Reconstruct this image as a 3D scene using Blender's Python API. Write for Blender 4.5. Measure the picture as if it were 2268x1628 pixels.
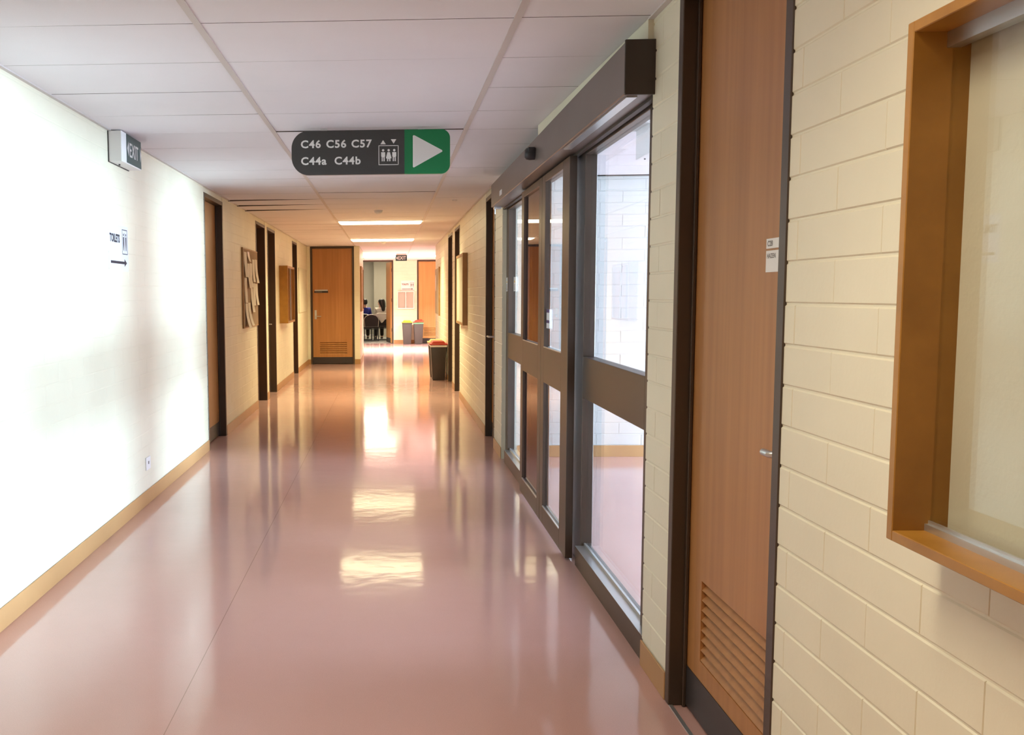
import bpy, bmesh, math, random
from mathutils import Vector, Matrix
random.seed(7)
for o in list(bpy.data.objects): bpy.data.objects.remove(o)
S = bpy.context.scene
COL = S.collection

# ------------------------------------------------------------------ camera, world, light, exposure
XL, XR, H = -1.724, 0.9944, 2.493          # corridor walls and ceiling
F, CX, CY = 2100.4, 787.6, 843.7           # focal length and principal point in pixels of a 2268 x 1628 frame
yaw, pit, rol = -0.0358, 0.0907, -0.0078
fwd = Vector((math.sin(yaw)*math.cos(pit), math.cos(yaw)*math.cos(pit), -math.sin(pit)))
r0 = Vector((math.cos(yaw), -math.sin(yaw), 0)); u0 = r0.cross(fwd)
rr = math.cos(rol)*r0 + math.sin(rol)*u0; uu = -math.sin(rol)*r0 + math.cos(rol)*u0
cd = bpy.data.cameras.new('camera'); cam = bpy.data.objects.new('camera', cd); COL.objects.link(cam)
m = Matrix((rr, uu, -fwd)).transposed().to_4x4(); m.translation = (0, 0, 1.472)
cam.matrix_world = m
cd.sensor_fit = 'HORIZONTAL'; cd.sensor_width = 36; cd.lens = F/2268*36
cd.shift_x = (1134-CX)/2268; cd.shift_y = (CY-814)/2268
cd.clip_start = 0.05; cd.clip_end = 200
S.camera = cam

w = bpy.data.worlds.new('sky'); S.world = w; w.use_nodes = True
w.node_tree.nodes['Background'].inputs[0].default_value = (0.72, 0.84, 1, 1)
w.node_tree.nodes['Background'].inputs[1].default_value = 2.2

S.view_settings.view_transform = 'Standard'; S.view_settings.look = 'None'
S.view_settings.gamma = 1; S.view_settings.use_curve_mapping = False
S.view_settings.exposure = 0.65

def area(name, loc, rot, sx, sy, power, col):
    l = bpy.data.lights.new(name, 'AREA'); l.shape = 'RECTANGLE'; l.size = sx; l.size_y = sy
    l.energy = power; l.color = col
    o = bpy.data.objects.new(name, l); COL.objects.link(o); o.location = loc; o.rotation_euler = rot
    return o
# daylight arriving through the lobby windows, outside the window wall, facing into the lobby
DAY = 4400
area('daylight', (12.3, 6.0, 1.3), (0, math.radians(90), 0), 2.4, 4.9, DAY, (0.58, 0.80, 1.0))
LAMP = 11.0          # brightness of the fluorescent diffusers
LAMP_FAR = 14.0

# ------------------------------------------------------------------ materials
MATS = {}
def mat(name, col, rough=0.5, metal=0.0, emit=None, estr=0.0, spec=0.5, fn=None):
    if name in MATS: return MATS[name]
    mt = bpy.data.materials.new(name); mt.use_nodes = True
    nt = mt.node_tree; b = nt.nodes['Principled BSDF']
    b.inputs['Base Color'].default_value = (*col, 1); b.inputs['Roughness'].default_value = rough
    b.inputs['Metallic'].default_value = metal; b.inputs['Specular IOR Level'].default_value = spec
    if emit: b.inputs['Emission Color'].default_value = (*emit, 1); b.inputs['Emission Strength'].default_value = estr
    if fn: fn(nt, b)
    MATS[name] = mt; return mt
def N(nt, t, **k):
    n = nt.nodes.new(t)
    for a, v in k.items(): setattr(n, a, v)
    return n
def noise(nt, scale, detail=4, vec_scale=(1, 1, 1), rough=0.5):
    tc = N(nt, 'ShaderNodeTexCoord'); mp = N(nt, 'ShaderNodeMapping'); mp.inputs['Scale'].default_value = vec_scale
    n = N(nt, 'ShaderNodeTexNoise'); n.inputs['Scale'].default_value = scale; n.inputs['Detail'].default_value = detail
    n.inputs['Roughness'].default_value = rough
    nt.links.new(tc.outputs['Object'], mp.inputs[0]); nt.links.new(mp.outputs[0], n.inputs['Vector'])
    return n
def ramp(nt, src, stops):
    r = N(nt, 'ShaderNodeValToRGB'); e = r.color_ramp.elements
    while len(e) < len(stops): e.new(0.5)
    for i, (p, c) in enumerate(stops): e[i].position = p; e[i].color = (*c, 1)
    nt.links.new(src, r.inputs[0]); return r
def bump(nt, b, src, strength, dist):
    bp = N(nt, 'ShaderNodeBump'); bp.inputs['Strength'].default_value = strength; bp.inputs['Distance'].default_value = dist
    nt.links.new(src, bp.inputs['Height']); nt.links.new(bp.outputs[0], b.inputs['Normal'])
def paint(c, var=0.04, bs=0.25):
    def f(nt, b):
        n = noise(nt, 2.2, 5)
        lo = tuple(x*(1-var) for x in c); hi = tuple(min(1, x*(1+var)) for x in c)
        nt.links.new(ramp(nt, n.outputs[0], [(0.3, lo), (0.7, hi)]).outputs[0], b.inputs['Base Color'])
        n2 = noise(nt, 60, 4); bump(nt, b, n2.outputs[0], bs, 0.002)
    return f
def wood(c1, c2, along=(14, 14, 0.5), sc=1.6):
    def f(nt, b):
        n = noise(nt, sc, 6, along, 0.55)
        nt.links.new(ramp(nt, n.outputs[0], [(0.3, c1), (0.7, c2)]).outputs[0], b.inputs['Base Color'])
        n2 = noise(nt, 6, 5, (20, 20, 1)); bump(nt, b, n2.outputs[0], 0.06, 0.001)
    return f
def floor_fn(nt, b):
    n = noise(nt, 0.8, 4); c = ramp(nt, n.outputs[0], [(0.3, (0.61, 0.355, 0.315)), (0.7, (0.66, 0.388, 0.345))])
    sp = noise(nt, 380, 2); spr = ramp(nt, sp.outputs[0], [(0.36, (0.80, 0.78, 0.78)), (0.5, (1, 1, 1)), (0.68, (1.0, 1.0, 1.0))])
    mx = N(nt, 'ShaderNodeMix', data_type='RGBA', blend_type='MULTIPLY'); mx.inputs[0].default_value = 0.5
    nt.links.new(c.outputs[0], mx.inputs[6]); nt.links.new(spr.outputs[0], mx.inputs[7])
    # welded sheet seam running down the corridor
    tc = N(nt, 'ShaderNodeTexCoord'); sx = N(nt, 'ShaderNodeSeparateXYZ'); nt.links.new(tc.outputs['Object'], sx.inputs[0])
    a = N(nt, 'ShaderNodeMath', operation='ADD'); a.inputs[1].default_value = 0.765; nt.links.new(sx.outputs[0], a.inputs[0])
    ab = N(nt, 'ShaderNodeMath', operation='ABSOLUTE'); nt.links.new(a.outputs[0], ab.inputs[0])
    lt = N(nt, 'ShaderNodeMath', operation='LESS_THAN'); lt.inputs[1].default_value = 0.0016; nt.links.new(ab.outputs[0], lt.inputs[0])
    sm = N(nt, 'ShaderNodeMath', operation='MULTIPLY'); sm.inputs[1].default_value = 0.55; nt.links.new(lt.outputs[0], sm.inputs[0])
    m2 = N(nt, 'ShaderNodeMix', data_type='RGBA'); nt.links.new(sm.outputs[0], m2.inputs[0])
    nt.links.new(mx.outputs[2], m2.inputs[6]); m2.inputs[7].default_value = (0.22, 0.10, 0.08, 1)
    nt.links.new(m2.outputs[2], b.inputs['Base Color'])
    rn = noise(nt, 3, 5); rp = N(nt, 'ShaderNodeMapRange'); rp.inputs[3].default_value = 0.07; rp.inputs[4].default_value = 0.12
    nt.links.new(rn.outputs[0], rp.inputs[0]); nt.links.new(rp.outputs[0], b.inputs['Roughness'])
    # slow undulation of the sheet plus fine orange peel
    w1 = noise(nt, 7, 2); w2 = noise(nt, 90, 3)
    ad = N(nt, 'ShaderNodeMath', operation='MULTIPLY_ADD'); ad.inputs[1].default_value = 0.06
    nt.links.new(w2.outputs[0], ad.inputs[0]); nt.links.new(w1.outputs[0], ad.inputs[2])
    bump(nt, b, ad.outputs[0], 0.22, 0.004)
CREAM = (0.80, 0.745, 0.585)
M_wall = mat('cream_block_paint', CREAM, 0.42, fn=paint(CREAM))
M_wall2 = mat('cream_plain_paint', CREAM, 0.5, fn=paint(CREAM, 0.03, 0.1))
M_lobby = mat('white_block_paint', (0.62, 0.615, 0.60), 0.45, fn=paint((0.62, 0.615, 0.60), 0.02))
M_floor = mat('pink_vinyl', (0.5, 0.28, 0.23), 0.15, fn=floor_fn)
def tile_fn(nt, b):
    n = noise(nt, 1.3, 4); nt.links.new(ramp(nt, n.outputs[0], [(0.3, (0.775, 0.74, 0.775)), (0.7, (0.825, 0.79, 0.825))]).outputs[0], b.inputs['Base Color'])
    n2 = noise(nt, 160, 3); bump(nt, b, n2.outputs[0], 0.3, 0.001)
M_tile = mat('ceiling_tile', (0.78, 0.73, 0.72), 0.8, fn=tile_fn)
M_edge = mat('tile_edge_gap_shade', (0.10, 0.07, 0.055), 0.9)  # raw edges coloured extra dark so they read as shaded open gaps
M_tbar = mat('ceiling_bar', (0.62, 0.56, 0.54), 0.5)
M_plenum = mat('plenum', (0.05, 0.045, 0.04), 0.9)
M_base = mat('tan_coving', (0.46, 0.25, 0.105), 0.35, fn=paint((0.46, 0.25, 0.105), 0.07, 0.1))
M_door = mat('door_veneer', (0.36, 0.17, 0.07), 0.38, fn=wood((0.37, 0.155, 0.045), (0.47, 0.21, 0.068)))
M_doorlit = mat('lit_door_veneer', (0.5, 0.28, 0.11), 0.38, fn=wood((0.46, 0.235, 0.07), (0.56, 0.30, 0.10)))  # door veneer made paler to carry the bright light at the far end
M_frame = mat('dark_brown_frame', (0.055, 0.032, 0.02), 0.35, fn=paint((0.055, 0.034, 0.022), 0.1, 0.05))
M_kick = mat('dark_kick_plate', (0.035, 0.028, 0.028), 0.4)
M_bronze = mat('bronze_aluminium', (0.085, 0.058, 0.043), 0.36, 0.3, fn=paint((0.085, 0.058, 0.043), 0.06, 0.03))
M_bronzed = mat('dark_bronze', (0.04, 0.027, 0.02), 0.5)
M_head = mat('header_bronze', (0.17, 0.135, 0.12), 0.38, 0.3, fn=paint((0.17, 0.135, 0.12), 0.06, 0.03))
M_alu = mat('aluminium', (0.62, 0.63, 0.64), 0.3, 0.8)
M_oak = mat('oak_frame', (0.52, 0.27, 0.07), 0.4, fn=wood((0.30, 0.132, 0.018), (0.40, 0.185, 0.028), (3, 3, 3), 3))
M_oakd = mat('brown_oak', (0.36, 0.19, 0.07), 0.45, fn=wood((0.33, 0.17, 0.06), (0.42, 0.23, 0.09), (3, 3, 3), 3))
M_board = mat('beige_pinboard', (0.62, 0.57, 0.44), 0.9, fn=paint((0.62, 0.57, 0.44), 0.04, 0.4))
M_cork = mat('brown_pinboard', (0.36, 0.25, 0.17), 0.9, fn=paint((0.36, 0.25, 0.17), 0.06, 0.4))
M_paper = mat('paper', (0.72, 0.66, 0.58), 0.6)
M_white = mat('white_plastic', (0.82, 0.81, 0.80), 0.4)
M_sheet = mat('white_sheet', (0.74, 0.75, 0.78), 0.5)
M_ink = mat('black_ink', (0.03, 0.025, 0.04), 0.6)
M_grey = mat('grey_print', (0.25, 0.23, 0.22), 0.6)
M_teal = mat('exit_green', (0.018, 0.06, 0.06), 0.35)
M_green = mat('sign_green', (0.004, 0.20, 0.065), 0.45)
M_sgrey = mat('sign_charcoal', (0.048, 0.046, 0.045), 0.45)
M_letter = mat('sign_lettering', (0.80, 0.78, 0.76), 0.5)
M_black = mat('black_plastic', (0.02, 0.02, 0.025), 0.45)
M_bink = mat('bin_charcoal', (0.045, 0.035, 0.03), 0.42)
M_bing = mat('bin_grey', (0.055, 0.046, 0.042), 0.45)
M_red = mat('bin_red_lid', (0.50, 0.045, 0.02), 0.4)
M_yel = mat('bin_yellow_lid', (0.85, 0.62, 0.02), 0.4)
M_cyel = mat('bin_cream_lid', (0.62, 0.50, 0.20), 0.4)
M_bag = mat('green_bin_bag', (0.15, 0.42, 0.22), 0.35)
M_wbag = mat('white_bin_bag', (0.75, 0.72, 0.66), 0.35)
M_carpet = mat('grey_carpet', (0.30, 0.29, 0.26), 0.95, fn=paint((0.30, 0.29, 0.26), 0.1, 0.5))
M_room = mat('grey_room_paint', (0.38, 0.36, 0.30), 0.7, fn=paint((0.38, 0.36, 0.30), 0.03, 0.1))
M_room2 = mat('pale_room_paint', (0.47, 0.46, 0.40), 0.7)
M_skin = mat('skin', (0.62, 0.36, 0.25), 0.5)
M_hair = mat('black_hair', (0.012, 0.009, 0.008), 0.35)
M_blue = mat('blue_shirt', (0.015, 0.02, 0.22), 0.8)
M_navy = mat('navy_vest', (0.01, 0.012, 0.05), 0.8)
M_wknit = mat('cream_knit', (0.72, 0.67, 0.58), 0.85)
M_pants = mat('dark_trousers', (0.03, 0.018, 0.016), 0.8)
M_fabric = mat('black_chair_fabric', (0.025, 0.017, 0.017), 0.8)
M_chrome = mat('chrome', (0.5, 0.48, 0.46), 0.25, 0.9)
M_purple = mat('purple_print', (0.06, 0.03, 0.16), 0.4)
M_amber = mat('amber_print', (0.75, 0.5, 0.05), 0.4)
M_shine = mat('plastic_sleeve', (0.75, 0.72, 0.66), 0.08, 0.0)
def lampmat(name, col, s): return mat(name, (0.9, 0.9, 0.9), 0.4, emit=col, estr=s)
M_lamp = lampmat('lamp_diffuser', (1.0, 0.76, 0.47), LAMP)
M_lampc = lampmat('corridor_diffuser', (1.0, 0.86, 0.5), LAMP*0.8)
M_lampn = lampmat('near_diffuser', (1.0, 0.88, 0.70), LAMP*0.4)
M_lampf = lampmat('far_diffuser', (1.0, 0.90, 0.62), LAMP_FAR)
M_lampr = lampmat('room_diffuser', (1.0, 0.86, 0.62), LAMP*2.2)
def glass(name, tint, refl=1.0):
    mt = bpy.data.materials.new(name); mt.use_nodes = True; nt = mt.node_tree
    nt.nodes.remove(nt.nodes['Principled BSDF']); out = nt.nodes['Material Output']
    t = N(nt, 'ShaderNodeBsdfTransparent'); t.inputs[0].default_value = (*tint, 1)
    g = N(nt, 'ShaderNodeBsdfGlossy'); g.inputs['Roughness'].default_value = 0.0
    lw = N(nt, 'ShaderNodeLayerWeight'); lw.inputs[0].default_value = 0.5
    p = N(nt, 'ShaderNodeMath', operation='POWER'); p.inputs[1].default_value = 5; nt.links.new(lw.outputs['Facing'], p.inputs[0])
    a = N(nt, 'ShaderNodeMath', operation='MULTIPLY_ADD'); a.inputs[1].default_value = 0.9*refl; a.inputs[2].default_value = 0.03*refl
    nt.links.new(p.outputs[0], a.inputs[0])
    mx = N(nt, 'ShaderNodeMixShader'); nt.links.new(a.outputs[0], mx.inputs[0])
    nt.links.new(t.outputs[0], mx.inputs[1]); nt.links.new(g.outputs[0], mx.inputs[2]); nt.links.new(mx.outputs[0], out.inputs[0])
    return mt
M_glass = glass('clear_glass', (0.97, 0.98, 0.98))
M_refltint = glass('mauve_reflection_glass', (0.58, 0.52, 0.53), 1.2)  # mauve tint stands in for the brown door reflected in this leaf

# ------------------------------------------------------------------ helpers
class MB:
    def __init__(s): s.v = []; s.f = []; s.mi = []
    def add(s, vs, fs, mi=0):
        n = len(s.v); s.v += [tuple(v) for v in vs]; s.f += [tuple(i+n for i in f) for f in fs]; s.mi += [mi]*len(fs); return s
    def box(s, x0, x1, y0, y1, z0, z1, mi=0):
        x0, x1 = sorted((x0, x1)); y0, y1 = sorted((y0, y1)); z0, z1 = sorted((z0, z1))
        return s.add([(x0,y0,z0),(x1,y0,z0),(x1,y1,z0),(x0,y1,z0),(x0,y0,z1),(x1,y0,z1),(x1,y1,z1),(x0,y1,z1)],
              [(0,3,2,1),(4,5,6,7),(0,1,5,4),(1,2,6,5),(2,3,7,6),(3,0,4,7)], mi)
    def frus(s, a, b, mi=0):   # two 4-point loops
        return s.add(list(a)+list(b), [(3,2,1,0),(4,5,6,7),(0,1,5,4),(1,2,6,5),(2,3,7,6),(3,0,4,7)], mi)
    def prism(s, pts, o, u, v, n, d, mi=0):   # polygon in u,v plane extruded along n by d
        o, u, v, n = map(Vector, (o, u, v, n)); k = len(pts)
        a = [o+u*p[0]+v*p[1] for p in pts]; b = [q+n*d for q in a]
        return s.add(a+b, [tuple(range(k-1,-1,-1)), tuple(range(k,2*k))]+[(i,(i+1)%k,k+(i+1)%k,k+i) for i in range(k)], mi)
    def tube(s, pts, r, seg=10, mi=0, caps=True):
        pts = [Vector(p) for p in pts]; rs = r if isinstance(r, (list, tuple)) else [r]*len(pts)
        rings = []; ref = None
        for i, p in enumerate(pts):
            t = (pts[min(i+1, len(pts)-1)]-pts[max(i-1, 0)]).normalized()
            if ref is None: ref = Vector((0,0,1)) if abs(t.z) < 0.9 else Vector((1,0,0))
            a = t.cross(ref).normalized(); b2 = t.cross(a).normalized(); ref = -b2 if b2.dot(ref) < 0 else b2
            a = t.cross(ref).normalized(); b2 = ref
            rings.append([p+(a*math.cos(2*math.pi*k/seg)+b2*math.sin(2*math.pi*k/seg))*rs[i] for k in range(seg)])
        vs = [q for rg in rings for q in rg]
        fs = [(i*seg+k, i*seg+(k+1)%seg, (i+1)*seg+(k+1)%seg, (i+1)*seg+k) for i in range(len(pts)-1) for k in range(seg)]
        if caps: fs += [tuple(range(seg-1,-1,-1)), tuple(range((len(pts)-1)*seg, len(pts)*seg))]
        return s.add(vs, fs, mi)
    def lathe(s, o, prof, seg=24, axis='z', mi=0):   # prof [(r, h)]
        o = Vector(o); vs = []; fs = []
        for r, h in prof:
            for k in range(seg):
                c, d = r*math.cos(2*math.pi*k/seg), r*math.sin(2*math.pi*k/seg)
                vs.append(o+Vector({'z':(c,d,h),'x':(h,c,d),'y':(c,h,d)}[axis]))
        for i in range(len(prof)-1):
            for k in range(seg): fs.append((i*seg+k, i*seg+(k+1)%seg, (i+1)*seg+(k+1)%seg, (i+1)*seg+k))
        fs += [tuple(range(seg-1,-1,-1)), tuple(range((len(prof)-1)*seg, len(prof)*seg))]
        return s.add(vs, fs, mi)
def wloc(p):
    l = Vector((0,0,0))
    while p: l = l+p.location; p = p.parent
    return l
def obj(name, mb, mats, parent=None, bevel=0, smooth=False, seg=1):
    me = bpy.data.meshes.new(name); off = wloc(parent)
    me.from_pydata([Vector(v)-off for v in mb.v], [], mb.f)
    mats = mats if isinstance(mats, (list, tuple)) else [mats]
    for q in mats: me.materials.append(q)
    if len(mats) > 1: me.polygons.foreach_set('material_index', mb.mi)
    bm = bmesh.new(); bm.from_mesh(me); bmesh.ops.recalc_face_normals(bm, faces=bm.faces)
    if bevel: bmesh.ops.bevel(bm, geom=[e for e in bm.edges if len(e.link_faces) == 2 and e.calc_face_angle(0) > 0.5], offset=bevel, segments=seg, affect='EDGES', profile=0.5, clamp_overlap=True)
    if smooth:
        for fc in bm.faces: fc.smooth = True
        for e in bm.edges:
            if len(e.link_faces) == 2 and e.calc_face_angle(0) > 0.7: e.smooth = False
    bm.to_mesh(me); bm.free()
    o = bpy.data.objects.new(name, me); COL.objects.link(o)
    if parent: o.parent = parent
    return o
def tag(o, label=None, cat=None, group=None, kind=None):
    if label: o['label'] = label
    if cat: o['category'] = cat
    if group: o['group'] = group
    if kind: o['kind'] = kind
    return o
def empty(name, loc, label=None, cat=None, group=None, kind=None):
    o = bpy.data.objects.new(name, None); COL.objects.link(o); o.location = loc; o.empty_display_size = 0.1
    return tag(o, label, cat, group, kind)
def kids(o): return [c for c in bpy.data.objects if c.parent == o]
def copy_tree(o, parent=None):
    c = o.copy(); COL.objects.link(c)
    if parent: c.parent = parent
    for ch in kids(o):
        copy_tree(ch, c)
    return c
def text(body, size, o, u, v, n, d=0.0008, bold=0.0, align='LEFT', xs=1.0, space=1.0, mb=None):
    cu = bpy.data.curves.new('t', 'FONT'); cu.body = body; cu.size = size; cu.offset = bold; cu.align_x = align
    cu.resolution_u = 3; cu.space_character = space
    ob = bpy.data.objects.new('t', cu); COL.objects.link(ob)
    dg = bpy.context.evaluated_depsgraph_get(); me = bpy.data.meshes.new_from_object(ob.evaluated_get(dg))
    o, u, v, n = map(Vector, (o, u, v, n)); mb = mb or MB()
    base = [o+u*(q.co.x*xs)+v*q.co.y for q in me.vertices]
    nv = len(base); fs = [tuple(p.vertices) for p in me.polygons]
    mb.add(base+[b+n*d for b in base], [tuple(reversed(f)) for f in fs]+[tuple(i+nv for i in f) for f in fs])
    bpy.data.objects.remove(ob); bpy.data.meshes.remove(me); bpy.data.curves.remove(cu)
    return mb
def struct(name, mb, m, label, cat, bevel=0, smooth=False):
    return tag(obj(name, mb, m, None, bevel, smooth), label, cat, kind='structure')

# block wall: o = corner, u = horizontal direction, n = outward (visible) normal
CH, BL = 0.1029, 0.398
def blockwall(mb, o, u, n, regions, th=0.13, depth=0.0042, u_off=0.0, inset=0.0022):
    o, u, n = map(Vector, (o, u, n)); Z = Vector((0,0,1))
    P = lambda a, z, d: o+u*a+Z*z+n*d
    for (a0, a1, z0, z1) in regions:
        mb.frus([P(a0,z0,-th),P(a1,z0,-th),P(a1,z1,-th),P(a0,z1,-th)], [P(a0,z0,-depth),P(a1,z0,-depth),P(a1,z1,-depth),P(a0,z1,-depth)])
        k = int(z0/CH)
        while k*CH < z1-0.002:
            c0, c1 = max(z0, k*CH), min(z1, (k+1)*CH)
            if c1-c0 > 0.012:
                off = u_off+(BL/2 if k % 2 else 0); j = math.floor((a0-off)/BL)
                while off+j*BL < a1-0.002:
                    b0, b1 = max(a0, off+j*BL), min(a1, off+(j+1)*BL); j += 1
                    if b1-b0 < 0.014: continue
                    i1, i2 = inset, inset+0.0035; e = random.uniform(-0.0006, 0.0004)
                    l0 = 0 if b0 == a0 else 1; l1 = 0 if b1 == a1 else 1
                    v1, v2 = 0.0, i2*0.36
                    mb.frus([P(b0+v1*l0,c0+i1,-depth),P(b1-v1*l1,c0+i1,-depth),P(b1-v1*l1,c1-i1,-depth),P(b0+v1*l0,c1-i1,-depth)],
                            [P(b0+v2*l0,c0+i2,e),P(b1-v2*l1,c0+i2,e),P(b1-v2*l1,c1-i2,e),P(b0+v2*l0,c1-i2,e)])
            k += 1
def spans(a, b, holes):
    out = []; x = a
    for h0, h1 in sorted(holes):
        if h0 > x: out.append((x, h0))
        x = max(x, h1)
    if x < b: out.append((x, b))
    return out

# ------------------------------------------------------------------ setting
YE, YF, YB = 20.15, 28.6, -4.0            # end-door wall, far wall, wall behind the viewer
XS = -0.62                                # side wall beyond the end door
LD = [(8.90, 9.90), (12.34, 13.27), (13.50, 14.42), (17.0, 17.86)]
RD = [(2.425, 3.355), (9.0, 9.83), (13.45, 14.43), (15.0, 16.02)]
GL = (3.685, 8.42)                        # glazed lobby opening
struct('floor', MB().box(-5.2, 12.15, YB-0.2, YF, -0.1, 0), M_floor, 'pink speckled vinyl floor with a glossy waxed finish', 'floor')
wb = MB(); blockwall(wb, (XL, 0, 0), (0, 1, 0), (1, 0, 0), [(a, b, 0, H) for a, b in spans(YB, YE, LD)], depth=0.0014, u_off=0.1, th=0.3)
struct('wall_left', wb, M_wall, 'left corridor wall of painted blockwork, washed white by daylight', 'wall')
wb = MB(); blockwall(wb, (XR, 0, 0), (0, 1, 0), (-1, 0, 0), [(a, b, 0, H) for a, b in spans(YB, 20.4, RD+[GL])]+[(GL[0], GL[1], 2.405, H)], u_off=1.77-BL, th=0.10, depth=0.0032)
struct('wall_right', wb, M_wall, 'right corridor wall of cream painted blockwork', 'wall')
wb = MB(); blockwall(wb, (0, YE, 0), (1, 0, 0), (0, -1, 0), [(XL-0.2, -1.665, 0, H), (-0.735, XS, 0, H)], depth=0.002, th=0.15)
blockwall(wb, (XS, 0, 0), (0, 1, 0), (1, 0, 0), [(YE+0.15, 22.9, 0, H)], depth=0.002, th=0.15); wb.box(-5.2, XS-0.15, 22.75, 22.9, 0, H)
struct('wall_end', wb, M_wall, 'cream wall around the end door that turns towards the far lobby', 'wall')
wb = MB(); blockwall(wb, (0, YF, 0), (1, 0, 0), (0, -1, 0), [(-5.2, -0.82, 0, H), (0.13, 0.84, 0, H), (1.75, 5.2, 0, H)], depth=0.002)
struct('wall_far', wb, M_wall, 'brightly lit cream wall at the far end of the corridor', 'wall')
wb = MB(); wb.box(-5.35, -5.2, 22.75, YF+0.13, 0, H); wb.box(5.2, 5.35, 20.4, YF+0.13, 0, H); wb.box(XR+0.15, 5.35, 20.25, 20.4, 0, H)
wb.box(XL-0.2, XR+0.2, YB-0.15, YB, 0, H)
wb.box(0.80, 1.80, YF+0.14, YF+0.2, 0, H); wb.box(-1.70, -0.70, YE+0.16, YE+0.22, 0, H)  # unseen slabs added behind the doors to stop sky light leaking through gaps
for a, b in LD: wb.box(XL-0.32, XL-0.305, a-0.05, b+0.05, 0, H)
for a, b in RD: wb.box(XR+0.185, XR+0.20, a-0.05, min(b+0.05, 3.46) if a < 3 else b+0.05, 0, H)
struct('wall_back', wb, M_wall2, 'plain cream walls closing the cross corridor and the corridor behind, plus unseen slabs blocking sky at door gaps', 'wall')
# lobby behind the glazed doors
wb = MB(); blockwall(wb, (0, 8.53, 0), (1, 0, 0), (0, -1, 0), [(XR+0.101, 12.0, 0, H)], depth=0.004, u_off=0.07)
blockwall(wb, (0, 3.60, 0), (1, 0, 0), (0, 1, 0), [(XR+0.101, 12.0, 0, H)], depth=0.003)
wb.box(12.0, 12.15, 3.47, 8.66, 0, 0.1); wb.box(12.0, 12.15, 3.47, 8.66, 2.42, H); wb.box(12.0, 12.15, 3.47, 3.6, 0.1, 2.42); wb.box(12.0, 12.15, 8.4, 8.66, 0.1, 2.42)
struct('wall_lobby', wb, M_lobby, 'white painted blockwork of the daylit lobby behind the glass', 'wall')
wn = empty('window_1', (12.07, 6.0, 0.10), 'wide lobby window letting in the daylight', 'window', kind='structure')
fb = MB()
for y in (3.6, 5.18, 6.77, 8.35): fb.box(12.04, 12.10, y, y+0.05, 0.1, 2.42)
for z in (0.10, 2.37): fb.box(12.04, 12.10, 3.65, 8.35, z, z+0.05)
obj('window_frame', fb, M_bronze, wn)
for y in (3.65, 5.23, 6.82): obj('window_pane', MB().box(12.066, 12.072, y, y+1.53, 0.15, 2.37), M_glass, wn)
# ceiling: individual tiles with open joints, dark void above
A0, Y0 = -0.7173, 3.653
cb = MB()
def tile(x0, x1, y0, y1, dz=0, dl=0, mi_e=1, bend=None):
    g = 0.0018; x0 += g; x1 -= g; y0 += g; y1 -= g; z = H+dz; t = 0.014
    q = [z+random.uniform(-.0007, .0007) for _ in range(4)]
    if dl: q[0] -= dl           # near left corner hangs lower
    if bend:
        ym = y0+bend[0]; zt = z+bend[1]
        vs = [(x0,y0,z),(x1,y0,z),(x1,ym,z),(x0,ym,z),(x1,y1,zt),(x0,y1,zt)]
        vs += [(a, b2, c+t) for a, b2, c in vs]
        cb.add(vs, [(0,1,2,3),(3,2,4,5)], 0); cb.add(vs, [(6,7,8,9),(9,8,10,11),(0,1,7,6),(4,5,11,10)], 1); return
    vs = [(x0,y0,q[0]),(x1,y0,q[1]),(x1,y1,q[2]),(x0,y1,q[3])]; vs += [(a, b2, c+t) for a, b2, c in vs]
    cb.add(vs, [(0,1,2,3)], 0); cb.add(vs, [(4,5,6,7),(0,1,5,4),(1,2,6,5),(2,3,7,6),(3,0,4,7)], 1)
k = -12
while Y0+0.6*k < YF:
    ya, yb = Y0+0.6*k, min(Y0+0.6*(k+1), YF); yc = min(max(ya, yb), 1e9)
    cols = [(XL, A0), (A0, A0+1.2), (A0+1.2, XR)]
    if ya > 22.8: cols = [(-5.2, -4.3), (-4.3, -3.1), (-3.1, -1.9), (-1.9, A0)]+cols[1:2]+[(A0+1.2, A0+2.4), (A0+2.4, A0+3.6), (A0+3.6, 5.2)]
    elif ya > 20.3: cols = [(XS, A0+1.2), (A0+1.2, A0+2.4), (A0+2.4, A0+3.6), (A0+3.6, 5.2)]
    for ci, (xa, xb) in enumerate(cols):
        dl = {11: 0.013, 12: 0.013, 13: 0.016}.get(k, 0) if ci == 0 and ya < 12 else 0
        bend = (0.24, 0.005) if (k == 3 and ci == 1) else ((0.3, 0.003) if (k == 9 and ci == 1) else None)
        tile(xa, xb, ya, yb, 0, dl, bend=bend)
    if 3.2 < ya < 8.4:
        for xa in [1.145+1.2*i for i in range(10)]: tile(xa, min(xa+1.2, 12.0), ya, min(yb, 8.53) if yb < 8.6 else 8.53)
    k += 1
cb.box(-5.2, 12.15, YB-0.2, YF+0.1, H+0.05, H+0.07, 2)
struct('ceiling', cb, [M_tile, M_edge, M_plenum], 'suspended ceiling of long pale tiles in rows', 'ceiling')
tb = MB()
for x in (A0, A0+1.2): tb.box(x-0.014, x+0.014, YB, YF, H-0.004, H+0.003)
for x in (A0+2.4, A0+3.6): tb.box(x-0.014, x+0.014, 20.4, YF, H-0.004, H+0.003)
for x in (2.345, 3.545, 4.745, 5.945): tb.box(x-0.014, x+0.014, 3.42, 8.53, H-0.004, H+0.003)
struct('trim_1', tb, M_tbar, 'pale metal bars running lengthwise between ceiling tiles', 'trim')
tb = MB(); tb.box(XL, XL+0.022, YB, YE, H-0.006, H+0.001)
for a, b in spans(YB, 20.4, [(3.685, 5.95)]): tb.box(XR-0.022, XR, a, b, H-0.006, H+0.001)
tb.box(1.145, 1.19, 3.42, 8.53, H-0.02, H)
struct('trim_2', tb, M_tbar, 'thin metal angle along the top of the corridor walls', 'trim')
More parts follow.
